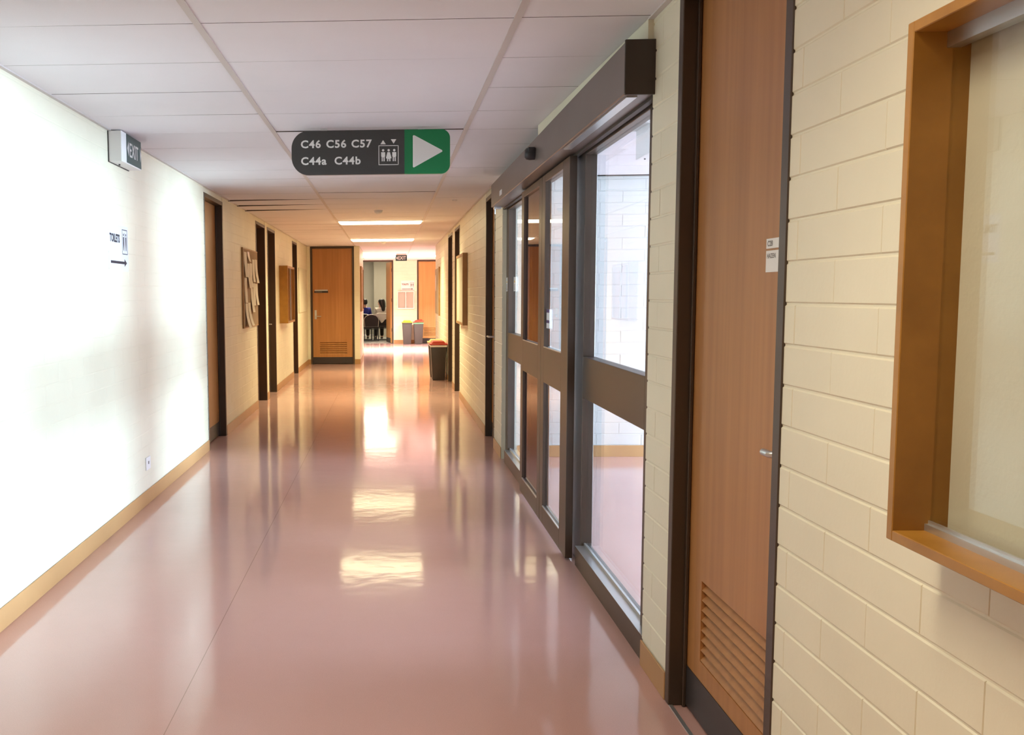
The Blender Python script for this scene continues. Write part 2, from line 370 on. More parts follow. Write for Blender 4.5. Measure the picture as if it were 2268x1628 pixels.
# boxed-out cream strip over the glazed doors
pb = MB().prism([(XR+0.02, 3.69), (0.974, 3.69), (0.912, 5.93), (XR+0.02, 5.93)], (0, 0, 2.406), (1,0,0), (0,1,0), (0,0,1), H-2.408)
struct('trim_3', pb, M_wall2, 'cream boxed strip between the door header and ceiling', 'trim')
# coved base
BH, BT = 0.103, 0.007
bb = MB()
for a, b in spans(YB, YE, LD): bb.box(XL, XL+BT, a, b, 0, BH)
struct('baseboard_left', bb, M_base, 'tan coved skirting along the left corridor wall', 'baseboard', 0.002)
bb = MB()
for a, b in spans(YB, 20.4, RD+[GL]): bb.box(XR-BT, XR, a, b, 0, BH)
struct('baseboard_right', bb, M_base, 'tan coved skirting along the right corridor wall', 'baseboard', 0.002)
bb = MB(); bb.box(XL, -1.667, YE-BT, YE, 0, BH); bb.box(-0.733, XS, YE-BT, YE, 0, BH); bb.box(XS, XS+BT, YE, 22.9, 0, BH)
bb.box(-5.2, -0.83, YF-BT, YF, 0, BH); bb.box(0.14, 0.83, YF-BT, YF, 0, BH); bb.box(1.76, 5.2, YF-BT, YF, 0, BH)
struct('baseboard_end', bb, M_base, 'tan coved skirting around the end of the corridor', 'baseboard', 0.002)
bb = MB(); bb.box(1.15, 12.0, 8.53-BT, 8.53, 0, BH); bb.box(1.15, 12.0, 3.60, 3.60+BT, 0, BH)
struct('baseboard_lobby', bb, M_base, 'orange-tan coved skirting in the daylit lobby', 'baseboard', 0.002)

# ------------------------------------------------------------------ doors
def lever(side_n, base, along, parent, backplate=True):
    # base: point on leaf; side_n: normal; along: lever direction
    b = Vector(base); n = Vector(side_n); a = Vector(along); z = Vector((0,0,1)); mb = MB()
    if backplate: mb.prism([(-0.022,-0.06),(0.022,-0.06),(0.022,0.13),(-0.022,0.13)], b, a, z, n, 0.006)
    mb.tube([b, b+n*0.05, b+n*0.058+a*0.012, b+n*0.06+a*0.12], [0.011, 0.010, 0.010, 0.008], 10)
    return obj('door_handle', mb, M_alu, parent, smooth=True)
def door(idx, side, y0, y1, rec, label, leafm, louvre=False, handle=None, pale_head=True, kick=True, thresh=False, gap=0.055):
    """door in the left (side=-1) or right (side=1) corridor wall"""
    X = XL if side < 0 else XR; s = -1 if side < 0 else 1
    t = empty('door_%d' % idx, (X+s*0.05, (y0+y1)/2, 0), label, 'door', kind='structure')
    fw = 0.045; top = H-gap
    fb = MB()
    for a, b in ((y0, y0+fw), (y1-fw, y1)): fb.box(X-s*0.004, X+s*0.135, a, b, 0, top)
    fb.box(X-s*0.004, X+s*0.135, y0+fw, y1-fw, top-0.04, top)
    # door stops
    fb.box(X+s*(rec-0.014), X+s*(rec-0.002), y0+fw, y0+fw+0.016, 0, top-0.04); fb.box(X+s*(rec-0.014), X+s*(rec-0.002), y1-fw-0.016, y1-fw, 0, top-0.04)
    obj('door_frame', fb, M_frame, t, 0.0025)
    tag(obj('head_strip', MB().box(X+s*0.006, X+s*0.135, y0, y1, top, H), M_wall2 if pale_head else M_frame, t), 'pale strip above the frame')
    a, b = y0+fw+0.003, y1-fw-0.003; xa, xb = X+s*rec, X+s*(rec+0.04); zt = top-0.043
    lb = MB()
    if louvre:
        la, lb2, z0, z1 = y0+0.155, y1-0.19, 0.222, 0.50
        lb.box(xa, xb, a, b, z1, zt); lb.box(xa, xb, a, b, 0.012, z0); lb.box(xa, xb, a, la, z0, z1); lb.box(xa, xb, lb2, b, z0, z1)
    else: lb.box(xa, xb, a, b, 0.012, zt)
    leaf = obj('door_leaf', lb, leafm, t)
    if louvre:
        n = 8; sl = MB()
        for i in range(n):
            zc = z0+(i+0.5)*(z1-z0)/n; hh = (z1-z0)/n
            sl.prism([(s*(rec+0.001), zc-hh*0.40), (s*(rec+0.005), zc-hh*0.52), (s*(rec+0.036), zc+hh*0.42), (s*(rec+0.032), zc+hh*0.5)], (X, la, 0), (1,0,0), (0,0,1), (0,1,0), lb2-la)
        sl.box(X+s*(rec+0.036), X+s*(rec+0.039), la, lb2, z0, z1)
        obj('louvre', sl, leafm, leaf)
    if kick: obj('kick_plate', MB().box(X+s*(rec-0.003), X+s*rec, a, b, 0.012, 0.155), M_kick, leaf)
    if handle is not None:
        lever((-s,0,0), (X+s*rec, handle[0], 1.04), (0, handle[1], 0), leaf)
    if thresh: obj('threshold', MB().box(X-s*0.002, X+s*0.012, y0+fw, y1-fw, 0.0, 0.003), M_alu, t)
    return t
d1 = door(1, 1, RD[0][0], RD[0][1], 0.056, 'tall brown timber door with a louvre, nearest on the right', M_door, True, None, thresh=True, gap=0.004)
leaf1 = [c for c in kids(d1) if c.name.startswith('door_leaf')][0]
hb = MB().tube([(1.05, 2.50, 1.045), (1.005, 2.50, 1.045), (0.998, 2.508, 1.045), (0.998, 2.545, 1.045)], 0.0095, 12)
obj('door_handle', hb, M_alu, leaf1, smooth=True)
door(2, 1, RD[1][0], RD[1][1], 0.06, 'dark-framed timber door just past the glazed lobby doors', M_door, False, (9.55, 1))
door(3, 1, RD[2][0], RD[2][1], 0.115, 'dark-framed door beside the right-hand notice case', M_door)
door(4, 1, RD[3][0], RD[3][1], 0.115, 'dark-framed door behind the charcoal bins', M_door)
door(5, -1, LD[0][0], LD[0][1], 0.07, 'timber door at the end of the white left wall', M_door)
door(6, -1, LD[1][0], LD[1][1], 0.125, 'dark-framed door beside the papered pinboard', M_door)
door(7, -1, LD[2][0], LD[2][1], 0.10, 'dark-framed door between the pinboard and the oak case', M_door, False, (14.2, -1))
door(8, -1, LD[3][0], LD[3][1], 0.11, 'dark-framed door past the oak notice case', M_door)
def louvdoor(idx, x0, x1, y, label, leafm, lx0, lx1, handle=None, plaque=None):
    t = empty('door_%d' % idx, ((x0+x1)/2, y, 0), label, 'door', kind='structure'); fw = 0.04
    fb = MB().box(x0, x0+fw, y-0.012, y+0.12, 0, H-0.004).box(x1-fw, x1, y-0.012, y+0.12, 0, H-0.004).box(x0+fw, x1-fw, y-0.012, y+0.12, H-0.045, H-0.004)
    obj('door_frame', fb, M_frame, t, 0.002)
    ya, yb = y+0.02, y+0.06; a, b = x0+fw+0.003, x1-fw-0.003; z0, z1, zt = 0.205, 0.465, H-0.048
    lb = MB().box(a, b, ya, yb, z1, zt).box(a, b, ya, yb, 0.012, z0).box(a, lx0, ya, yb, z0, z1).box(lx1, b, ya, yb, z0, z1)
    leaf = obj('door_leaf', lb, leafm, t); n = 6; sl = MB(); hh = (z1-z0)/n
    for i in range(n):
        zc = z0+(i+0.5)*hh
        sl.prism([(0.000, zc-hh*0.5), (0.006, zc-hh*0.6), (0.036, zc+hh*0.4), (0.03, zc+hh*0.5)], (lx0, ya, 0), (0,1,0), (0,0,1), (1,0,0), lx1-lx0)
    sl.box(lx0, lx1, ya+0.036, ya+0.039, z0, z1)
    obj('louvre', sl, leafm, leaf)
    obj('kick_plate', MB().box(a, b, ya-0.003, ya, 0.012, 0.15), M_kick, leaf)
    if handle: lever((0,-1,0), (handle[0], ya, 1.02), (handle[1],0,0), leaf)
    return t, leaf, ya
d9, leaf9, ya9 = louvdoor(9, -1.663, -0.737, YE, 'brown timber door with louvre and dark nameplate facing down the corridor', M_door, -1.48, -0.90, (-1.56, 1))
np_ = empty('door_nameplate', (-1.43, ya9, 1.55), 'dark nameplate with a steel strip on the facing brown door', 'nameplate')
obj('plate', MB().box(-1.585, -1.29, ya9-0.008, ya9, 1.515, 1.557), M_kick, np_)
obj('steel_strip', MB().box(-1.575, -1.30, ya9-0.010, ya9, 1.557, 1.582), M_alu, np_)
obj('lettering', MB().box(-1.565, -1.42, ya9-0.009, ya9-0.008, 1.531, 1.541), M_grey, np_)
louvdoor(10, 0.842, 1.75, YF, 'louvred timber door coloured pale as if strongly lit on the far wall', M_doorlit, 1.04, 1.55)
# far open door with the leaf swung into the room
t = empty('door_11', (-0.35, YF, 0), 'open timber door into the grey room at the far end', 'door', kind='structure')
obj('door_frame', MB().box(-0.82, -0.775, YF-0.012, YF+0.13, 0, H-0.004).box(0.085, 0.13, YF-0.012, YF+0.13, 0, H-0.004).box(-0.775, 0.085, YF-0.012, YF+0.13, H-0.045, H-0.004), M_frame, t, 0.002)
ang = math.radians(81); ux, uy = -math.cos(ang), math.sin(ang)
lf = MB().prism([(0, 0), (0.84, 0), (0.84, 0.04), (0, 0.04)], (0.082, YF+0.13, 0.012), (ux, uy, 0), (-uy, ux, 0), (0,0,1), H-0.065)
leafo = obj('door_leaf', lf, M_doorlit, t)
obj('kick_plate', MB().prism([(0.0, 0.0), (0.84, 0.0), (0.84, 0.003), (0, 0.003)], (0.082-uy*0.04, YF+0.13+ux*0.04, 0.012), (ux, uy, 0), (-uy, ux, 0), (0,0,1), 0.14), M_kick, leafo)
for z in (0.35, 1.25, 2.15): obj('hinge', MB().box(0.072, 0.086, YF+0.10, YF+0.128, z, z+0.1), M_bronzed, leafo)

# ------------------------------------------------------------------ glazed automatic doors
gd = empty('door_12', (1.0, 6.05, 0), 'bronze-framed automatic sliding glass doors with sidelights', 'door', kind='structure')
MZ0, MZ1 = 0.915, 1.135
def side(name_y, y0, y1, st0, st1):
    x0, x1 = 1.03, 1.092
    fb = MB().box(x0, x1, y0, y0+st0, 0, 2.21).box(x0, x1, y1-st1, y1, 0, 2.21)
    fb.box(x0-0.028, x1, y0+(0.004 if y0 < 5 else st0), min(y1-st1, 5.16 if y0 < 5 else 9), 0.0, 0.105).box(x0, x1, y0+st0, y1-st1, MZ0, MZ1).box(x0, x1, y0+st0, y1-st1, 2.19, 2.21)
    f = tag(obj('sidelight', fb, M_bronze, gd, 0.002), name_y)
    obj('sill_cap', MB().box(x0-0.028, x0+0.022, y0+(0.004 if y0 < 5 else st0), y1-st1, 0.105, 0.107).box(x0+0.018, x0+0.028, y0+st0, y1-st1, 0.107, 0.122), M_alu, f)
    for z0, z1 in ((0.105, MZ0), (MZ1, 2.19)): obj('glass_pane', MB().box(x0+0.03, x0+0.038, y0+st0, y1-st1, z0, z1), M_glass, f)
side('sidelight nearest the viewer', 3.69, 5.32, 0.16, 0.24)
side('sidelight at the far end of the opening', 6.92, 8.415, 0.14, 0.15)
def leafp(y0, y1, gm, lab):
    x0, x1 = 0.965, 1.005; st = 0.115; e0 = 0.20 if y0 < 6 else 0.115
    fb = MB().box(x0, x1, y0, y0+e0, 0.012, 2.2).box(x0, x1, y1-st, y1, 0.012, 2.2)
    fb.box(x0, x1, y0+e0, y1-st, 0.012, 0.125).box(x0, x1, y0+e0, y1-st, MZ0, MZ1).box(x0, x1, y0+e0, y1-st, 2.155, 2.2)
    f = tag(obj('sliding_leaf', fb, M_bronze, gd, 0.002), lab)
    obj('glazing_bead', MB().box(x0-0.002, x0+0.006, y0+e0, y1-st, 0.125, 0.131).box(x0-0.002, x0+0.006, y0+e0, y1-st, MZ1, MZ1+0.006), M_alu, f)
    for z0, z1 in ((0.125, MZ0), (MZ1, 2.155)): obj('glass_pane', MB().box(x0+0.016, x0+0.024, y0+e0, y1-st, z0, z1), gm, f)
leafp(5.17, 6.075, M_glass, 'clear sliding leaf nearer the viewer')
leafp(6.085, 7.0, M_refltint, 'darker sliding leaf further away')
hd = MB().box(0.885, 1.02, 3.665, 8.33, 2.212, 2.405)
hdo = obj('header_box', hd, M_head, gd, 0.004)
obj('end_cap', MB().box(0.882, 1.015, 3.655, 3.666, 2.208, 2.409), M_bronzed, hdo, 0.002)
obj('head_rail', MB().box(1.02, 1.10, 3.69, 8.415, 2.21, 2.30).box(0.995, 1.02, 3.69, 8.415, 2.20, 2.212), M_bronzed, gd)
obj('fascia_panel', MB().box(1.03, 1.10, 3.69, 8.415, 2.30, H-0.05), M_lobby, gd)
obj('underside_strip', MB().box(0.90, 0.94, 3.70, 5.0, 2.206, 2.212), M_alu, gd)
# motion sensor
sn = empty('motion_sensor', (0.885, 5.87, 2.30), 'small black motion sensor on the bronze door header', 'sensor')
obj('sensor_body', MB().lathe((0.884, 5.87, 2.312), [(0.036, 0), (0.038, -0.03), (0.034, -0.05), (0.022, -0.06)], 20, 'x'), M_black, sn, smooth=True)
obj('sensor_cap', MB().box(0.838, 0.884, 5.83, 5.92, 2.318, 2.348), M_black, sn, 0.006)
lt = empty('door_latch', (0.93, 8.28, 2.19), 'little steel latch under the far end of the door header', 'latch')
obj('bracket', MB().box(0.90, 0.96, 8.22, 8.30, 2.192, 2.212), M_alu, lt, 0.002); obj('pin', MB().tube([(0.91, 8.26, 2.195), (0.91, 8.26, 2.15)], 0.006), M_alu, lt)
tag(obj('header_label', MB().box(0.8835, 0.885, 7.55, 7.70, 2.245, 2.285), M_sheet), 'small pale label on the far end of the door header', 'label')
# stickers
def sticker(x, y0, y1, z0, z1, lab):
    t = empty('warning_sticker', (x, (y0+y1)/2, (z0+z1)/2), lab, 'sticker', 'white warning stickers on the door frame')
    obj('backing', MB().box(x-0.0012, x, y0, y1, z0, z1), M_sheet, t)
    h = z1-z0; a = (y1-y0)
    mb = MB().prism([(y0+a*0.2, z0+h*0.62), (y0+a*0.8, z0+h*0.62), (y0+a*0.5, z0+h*0.80)], (x-0.0012, 0, 0), (0,1,0), (0,0,1), (-1,0,0), 0.0006)
    obj('warning_triangle', mb, M_amber, t)
    tb = MB()
    for i in range(5): tb.box(x-0.0018, x-0.0012, y0+a*0.15, y1-a*0.15, z0+h*(0.1+0.09*i), z0+h*(0.13+0.09*i))
    obj('small_print', tb, M_grey, t)
sticker(1.0295, 8.31, 8.41, 1.49, 1.61, 'white warning sticker on the outer bronze stile')
sticker(1.0585, 8.00, 8.13, 1.49, 1.61, 'white warning sticker on the far sidelight glass')
t = empty('notice_sticker', (0.98, 5.9, 1.35), 'purple and white sticker on the clear sliding glass', 'sticker')
obj('backing', MB().box(0.9795, 0.9806, 5.845, 5.955, 1.255, 1.372), M_sheet, t)
obj('purple_band', MB().box(0.9788, 0.9795, 5.845, 5.955, 1.352, 1.372).box(0.9788, 0.9795, 5.845, 5.955, 1.288, 1.306), M_purple, t)
tag(obj('handle_label', MB().box(0.979, 0.981, 6.205, 6.23, 1.28, 1.36), M_grey), 'narrow grey label at the edge of the dark glass leaf', 'label')

# ------------------------------------------------------------------ signs
def plate_outline(wd, h, rl, rr_, n=10):
    p = []
    for cx, cy, r, a0 in ((rl, rl, rl, 180), (wd-rr_, rr_, rr_, 270), (wd-rr_, h-rr_, rr_, 0), (rl, h-rl, rl, 90)):
        for i in range(n+1):
            a = math.radians(a0+90*i/n); p.append((cx+r*math.cos(a), cy+r*math.sin(a)))
    return p
SX0, SX1, SY, SZ0, SZ1 = -0.598, 0.379, 5.95, 2.212, 2.480
SW, SH = SX1-SX0, SZ1-SZ0
sg = empty('direction_sign', (SX0, SY, SZ1), 'hanging charcoal and green room direction sign with a right arrow', 'sign')
gx = 0.697
full = plate_outline(SW, SH, 0.105, 0.055)
def clipx(pts, x, keep_left):
    out = []
    for i in range(len(pts)):
        a, b = pts[i], pts[(i+1) % len(pts)]
        ia, ib = (a[0] <= x) == keep_left, (b[0] <= x) == keep_left
        if ia: out.append(a)
        if ia != ib and a[0] != b[0]:
            t_ = (x-a[0])/(b[0]-a[0]); out.append((x, a[1]+t_*(b[1]-a[1])))
    return out
U, V, Nn = (1,0,0), (0,0,1), (0,-1,0)
o_ = (SX0, SY, SZ0)
dpn = obj('dark_panel', MB().prism(clipx(full, gx, True), o_, U, V, (0,1,0), 0.03), M_sgrey, sg)
gpn = obj('green_panel', MB().prism(clipx(full, gx, False), o_, U, V, (0,1,0), 0.03), M_green, sg)
for x in (0.2, 0.8): obj('hanger', MB().box(SX0+x-0.02, SX0+x+0.02, SY+0.008, SY+0.022, SZ1-0.001, H), M_alu, sg)
def sp(px, py):   # position on the sign face from fractions of its width and height (origin top left)
    return (SX0+px*SW, SY-0.0004, SZ1-py*SH)
for body, x, y in (('C46', .058, .385), ('C56', .219, .385), ('C57', .378, .385), ('C44a', .058, .765), ('C44b', .270, .765)):
    obj('room_number', text(body, 0.0645, sp(x, y), U, V, Nn, 0.001, 0.0017, xs=1.06, space=1.12), M_letter, dpn)
pm = MB(); q = lambda px, py: (px*SW, -py*SH)
topo = (SX0, SY-0.0004, SZ1)
def poly(mb, pts): mb.prism([q(*p) for p in pts], topo, U, V, Nn, 0.001)
poly(pm, [(.562,.325),(.596,.325),(.579,.232)][::-1]); poly(pm, [(.628,.215),(.662,.215),(.645,.315)])
x0, x1, y0, y1, tt = .550, .676, .350, .795, .0040
for r in ((x0,x1,y0,y0+.014), (x0,x1,y1-.014,y1), (x0,x0+tt,y0,y1), (x1-tt,x1,y0,y1)): poly(pm, [(r[0],r[3]),(r[1],r[3]),(r[1],r[2]),(r[0],r[2])])
for cxp, wo in ((.579, 0), (.614, 1), (.649, 0)):
    R = 0.0075
    pm.prism([(cxp*SW+R*math.cos(a*math.pi/8), -.462*SH+R*math.sin(a*math.pi/8)) for a in range(16)], topo, U, V, Nn, 0.001)
    if wo: poly(pm, [(cxp-.008,.505),(cxp-.018,.64),(cxp-.011,.65),(cxp-.011,.71),(cxp-.003,.71),(cxp-.003,.66),(cxp+.003,.66),(cxp+.003,.71),(cxp+.011,.71),(cxp+.011,.65),(cxp+.018,.64),(cxp+.008,.505)][::-1])
    else: poly(pm, [(cxp-.0125,.505),(cxp-.0125,.60),(cxp-.0095,.61),(cxp-.0095,.71),(cxp-.0025,.71),(cxp-.0025,.62),(cxp+.0025,.62),(cxp+.0025,.71),(cxp+.0095,.71),(cxp+.0095,.61),(cxp+.0125,.60),(cxp+.0125,.505)][::-1])
obj('lift_pictogram', pm, M_letter, dpn)
ar = MB(); poly(ar, [(.772,.86),(.952,.505),(.950,.475),(.778,.135),(.770,.13),(.766,.15),(.766,.845)])
obj('arrow', ar, M_letter, gpn)
# exit box on the left wall
ex = empty('exit_sign', (XL, 6.1, 2.30), 'white exit light box high on the white left wall', 'sign')
XF = XL+0.088
obj('light_box', MB().prism([(0.004, 0), (0.086, 0), (0.0875, 0.10), (0.0875, 0.45), (0.004, 0.45)], (XL, 5.88, 2.302), (1,0,0), (0,1,0), (0,0,1), 0.186), M_white, ex, 0.003)
eg = obj('green_plate', MB().box(XF-0.001, XF+0.0012, 5.983, 6.328, 2.308, 2.484), M_teal, ex)
mb = text('EXIT', 0.125, (XF+0.0012, 6.045, 2.352), (0,1,0), (0,0,1), (1,0,0), 0.0008, 0.001, xs=0.82)
obj('exit_lettering', mb, M_letter, eg)
mb = MB().prism([(6.03, 2.352), (6.03, 2.442), (5.995, 2.397)], (XF+0.0012, 0, 0), (0,1,0), (0,0,1), (1,0,0), 0.0008)
obj('arrow', mb, M_letter, eg)
obj('arrow', MB().prism([(6.305, 2.352), (6.305, 2.442), (6.325, 2.397)], (XF+0.0012, 0, 0), (0,1,0), (0,0,1), (1,0,0), 0.0008), M_letter, eg)
obj('back_plate', MB().box(XL, XL+0.005, 5.875, 6.335, 2.298, 2.49), M_kick, ex)
obj('test_button', MB().lathe((XL+0.03, 6.02, 2.294), [(0.006, 0), (0.006, 0.008)], 10), M_kick, ex)
# far exit sign
ex2 = empty('exit_sign', (0.30, 24.2, 2.38), 'small green exit sign hanging from the far ceiling', 'sign')
eg = obj('green_plate', MB().box(0.17, 0.457, 24.19, 24.22, 2.315, 2.46), M_teal, ex2)
mb = text('EXIT', 0.125, (0.232, 24.19, 2.345), U, V, Nn, 0.001, 0.0015, xs=0.78); obj('exit_lettering', mb, M_letter, eg)
obj('arrow', MB().prism([(0.222, 2.345), (0.222, 2.43), (0.185, 2.387)], (0, 24.19, 0), U, V, Nn, 0.001), M_letter, eg)
obj('ceiling_bracket', MB().box(0.19, 0.44, 24.195, 24.215, 2.46, H), M_white, ex2)
# lobby ceiling box
lx = empty('ceiling_box', (1.65, 6.0, 2.40), 'white sign box under the lobby ceiling behind the glass', 'sign box')
obj('housing', MB().box(1.56, 1.66, 5.84, 6.15, 2.305, H-0.001), M_white, lx, 0.003); obj('top_plate', MB().box(1.53, 1.69, 5.80, 6.19, H-0.012, H-0.002), M_white, lx)
obj('button', MB().lathe((1.60, 6.08, 2.297), [(0.006, 0), (0.006, 0.009)], 10), M_kick, lx)
# toilets signs
def toilets(name, o, u, n, wd, h, lab, inkm):
    o, u, n = Vector(o), Vector(u), Vector(n); Z = Vector((0,0,1))
    t = empty(name, o+u*(wd/2)+Z*(h/2), lab, 'sign', 'printed toilets signs')
    psh = obj('paper_sheet', MB().prism([(0,0),(wd,0),(wd,h),(0,h)], o, u, Z, n, 0.0012), M_sheet, t)
    f = o+n*0.0013; sc = wd/0.42
    mb = text('TOILETS', 0.066*sc, f+u*(0.025*sc)+Z*(0.175*sc), u, Z, n, 0.0006, 0.0028*sc, xs=0.86)
    obj('lettering', mb, inkm, psh)
    bx, by, bw, bh = 0.29*sc, 0.105*sc, 0.115*sc, 0.155*sc; lw = 0.005*sc; pb_ = MB()
    for r in ((bx,bx+bw,by,by+lw),(bx,bx+bw,by+bh-lw,by+bh),(bx,bx+lw,by,by+bh),(bx+bw-lw,bx+bw,by,by+bh),(bx+bw/2-lw/4,bx+bw/2+lw/4,by+.02*sc,by+bh-.02*sc)):
        pb_.prism([(r[0],r[2]),(r[1],r[2]),(r[1],r[3]),(r[0],r[3])], f, u, Z, n, 0.0006)
    for cx_, wide in ((bx+bw*0.27, 1.35), (bx+bw*0.73, 1)):
        rr2 = 0.008*sc
        pb_.prism([(cx_+rr2*math.cos(a*math.pi/6), by+bh*0.79+rr2*math.sin(a*math.pi/6)) for a in range(12)], f, u, Z, n, 0.0006)
        pb_.prism([(cx_-.004*sc, by+bh*.15), (cx_+.004*sc, by+bh*.15), (cx_+.009*sc*wide, by+bh*.42), (cx_+.011*sc, by+bh*.70), (cx_-.011*sc, by+bh*.70), (cx_-.009*sc*wide, by+bh*.42)], f, u, Z, n, 0.0006)
    obj('toilet_pictogram', pb_, inkm, psh)
    am = MB().prism([(0.035*sc, .044*sc), (0.33*sc, .044*sc), (0.33*sc, .028*sc), (0.385*sc, .052*sc), (0.33*sc, .076*sc), (0.33*sc, .060*sc), (0.035*sc, .060*sc)], f, u, Z, n, 0.0006)
    obj('arrow', am, inkm, psh)
    return t
toilets('toilets_sign', (XL, 5.83, 1.635), (0,1,0), (1,0,0), 0.435, 0.29, 'white toilets sign with black arrow taped to the left wall', M_ink)
toilets('toilets_sign', (0.36, YF, 1.58), (1,0,0), (0,-1,0), 0.40, 0.30, 'white toilets sign above the notice case on the far wall', mat('brown_ink', (0.10, 0.05, 0.03), 0.6))
so = empty('wall_socket', (XL, 6.62, 0.30), 'small white outlet cover low on the white left wall', 'socket')
obj('cover_plate', MB().box(XL, XL+0.009, 6.555, 6.67, 0.245, 0.335), M_white, so, 0.002); obj('switch', MB().box(XL+0.009, XL+0.012, 6.60, 6.62, 0.285, 0.305), M_grey, so)
# cards on near door
c1 = empty('room_number_card', (1.05, 2.64, 1.60), 'upper small grey room number card on the near brown door', 'card')
obj('card', MB().box(1.0485, 1.0503, 2.57, 2.697, 1.590, 1.617), M_white, c1); obj('lettering', text('C28', 0.021, (1.0485, 2.689, 1.5965), (0,-1,0), (0,0,1), (-1,0,0), 0.0004, 0.0005), M_grey, c1)
c2 = empty('name_card', (1.05, 2.64, 1.55), 'taller grey name card below the number card on the near door', 'card')
obj('card', MB().box(1.0485, 1.0503, 2.57, 2.697, 1.525, 1.584), M_white, c2); obj('lettering', text('HAZEN', 0.018, (1.0485, 2.690, 1.5635), (0,-1,0), (0,0,1), (-1,0,0), 0.0004, 0.0004), M_grey, c2)
# ------------------------------------------------------------------ notice cases and boards
cs = empty('notice_case', (XR, 1.1, 1.03), 'large oak-framed glass notice case nearest on the right wall', 'notice case')
CY0, CY1, CZ0, CZ1, CF = 0.45, 1.70, 1.03, 1.925, 0.888
ft = 0.019
fb = MB().box(CF, XR, CY1-ft, CY1, CZ0, CZ1).box(CF, XR, CY0, CY0+ft, CZ0, CZ1).box(CF, XR, CY0+ft, CY1-ft, CZ0, CZ0+ft).box(CF, XR, CY0+ft, CY1-ft, CZ1-ft, CZ1)
obj('oak_frame', fb, M_oak, cs, 0.0015)
obj('backboard', MB().box(XR-0.010, XR, CY0+ft, CY1-ft, CZ0+ft, CZ1-ft), M_board, cs)
obj('sliding_track', MB().box(0.944, 0.968, CY0+ft, CY1-ft, CZ0+ft, CZ0+ft+0.012).box(0.950, 0.953, CY0+ft, CY1-ft, CZ0+ft+0.012, CZ0+ft+0.018), M_alu, cs)
obj('sliding_track', MB().box(0.944, 0.968, CY0+ft, CY1-ft, CZ1-ft-0.026, CZ1-ft), M_alu, cs)
gp = obj('glass_pane', MB().box(0.954, 0.959, CY0+0.6, CY1-ft, CZ0+ft+0.006, CZ1-ft-0.01), M_glass, cs)
obj('glass_pane', MB().box(0.961, 0.966, CY0+ft, CY0+0.66, CZ0+ft+0.006, CZ1-ft-0.01), M_glass, cs)
def casebox(name, side, y0, y1, z0, z1, dep, lab, fm, bm_, group=None, mull=True, glazed=True):
    X = XL if side < 0 else XR; s = 1 if side < 0 else -1; f = 0.035
    t = empty(name, (X, (y0+y1)/2, z0), lab, 'notice case', group)
    fb = MB().box(X, X+s*dep, y0, y0+f, z0, z1).box(X, X+s*dep, y1-f, y1, z0, z1).box(X, X+s*dep, y0+f, y1-f, z0, z0+f).box(X, X+s*dep, y0+f, y1-f, z1-f, z1)
    obj('wood_frame', fb, fm, t, 0.002)
    obj('backboard', MB().box(X, X+s*(0.012 if glazed else dep-0.008), y0+f, y1-f, z0+f, z1-f), bm_, t)
    if glazed: obj('glass_pane', MB().box(X+s*(dep-0.02), X+s*(dep-0.015), y0+f, y1-f, z0+f, z1-f), M_glass, t)
    if mull: obj('glazing_bar', MB().box(X+s*(dep-0.014), X+s*(dep-0.006), (y0+y1)/2-0.012, (y0+y1)/2+0.012, z0+f, z1-f), M_alu, t)
    return t
casebox('notice_case', -1, 14.93, 16.02, 1.03, 1.935, 0.135, 'deep oak notice case on the left wall between two dark doors', M_oak, M_cork)
casebox('notice_case', 1, 12.12, 13.28, 1.07, 1.99, 0.062, 'shallow brown-framed beige board on the right wall beside a dark door', M_oakd, M_board, mull=False, glazed=False)
t = empty('notice_case', (0.5, YF, 1.04), 'white double-door notice case under the far toilets sign', 'notice case')
fx0, fx1, fz0, fz1 = 0.245, 0.755, 1.035, 1.565
obj('white_frame', MB().box(fx0, fx0+.025, YF-.06, YF, fz0, fz1).box(fx1-.025, fx1, YF-.06, YF, fz0, fz1).box(fx0+.025, fx1-.025, YF-.06, YF, fz0, fz0+.03).box(fx0+.025, fx1-.025, YF-.06, YF, fz1-.025, fz1).box(.488, .512, YF-.058, YF, fz0+.03, fz1-.025), M_white, t, 0.002)
obj('backboard', MB().box(fx0+.025, fx1-.025, YF-.01, YF, fz0+.03, fz1-.025), mat('grey_felt', (0.55, 0.50, 0.44), 0.9), t)
for a, b in ((fx0+.025, .488), (.512, fx1-.025)): obj('glass_pane', MB().box(a, b, YF-.05, YF-.046, fz0+.03, fz1-.025), M_glass, t)
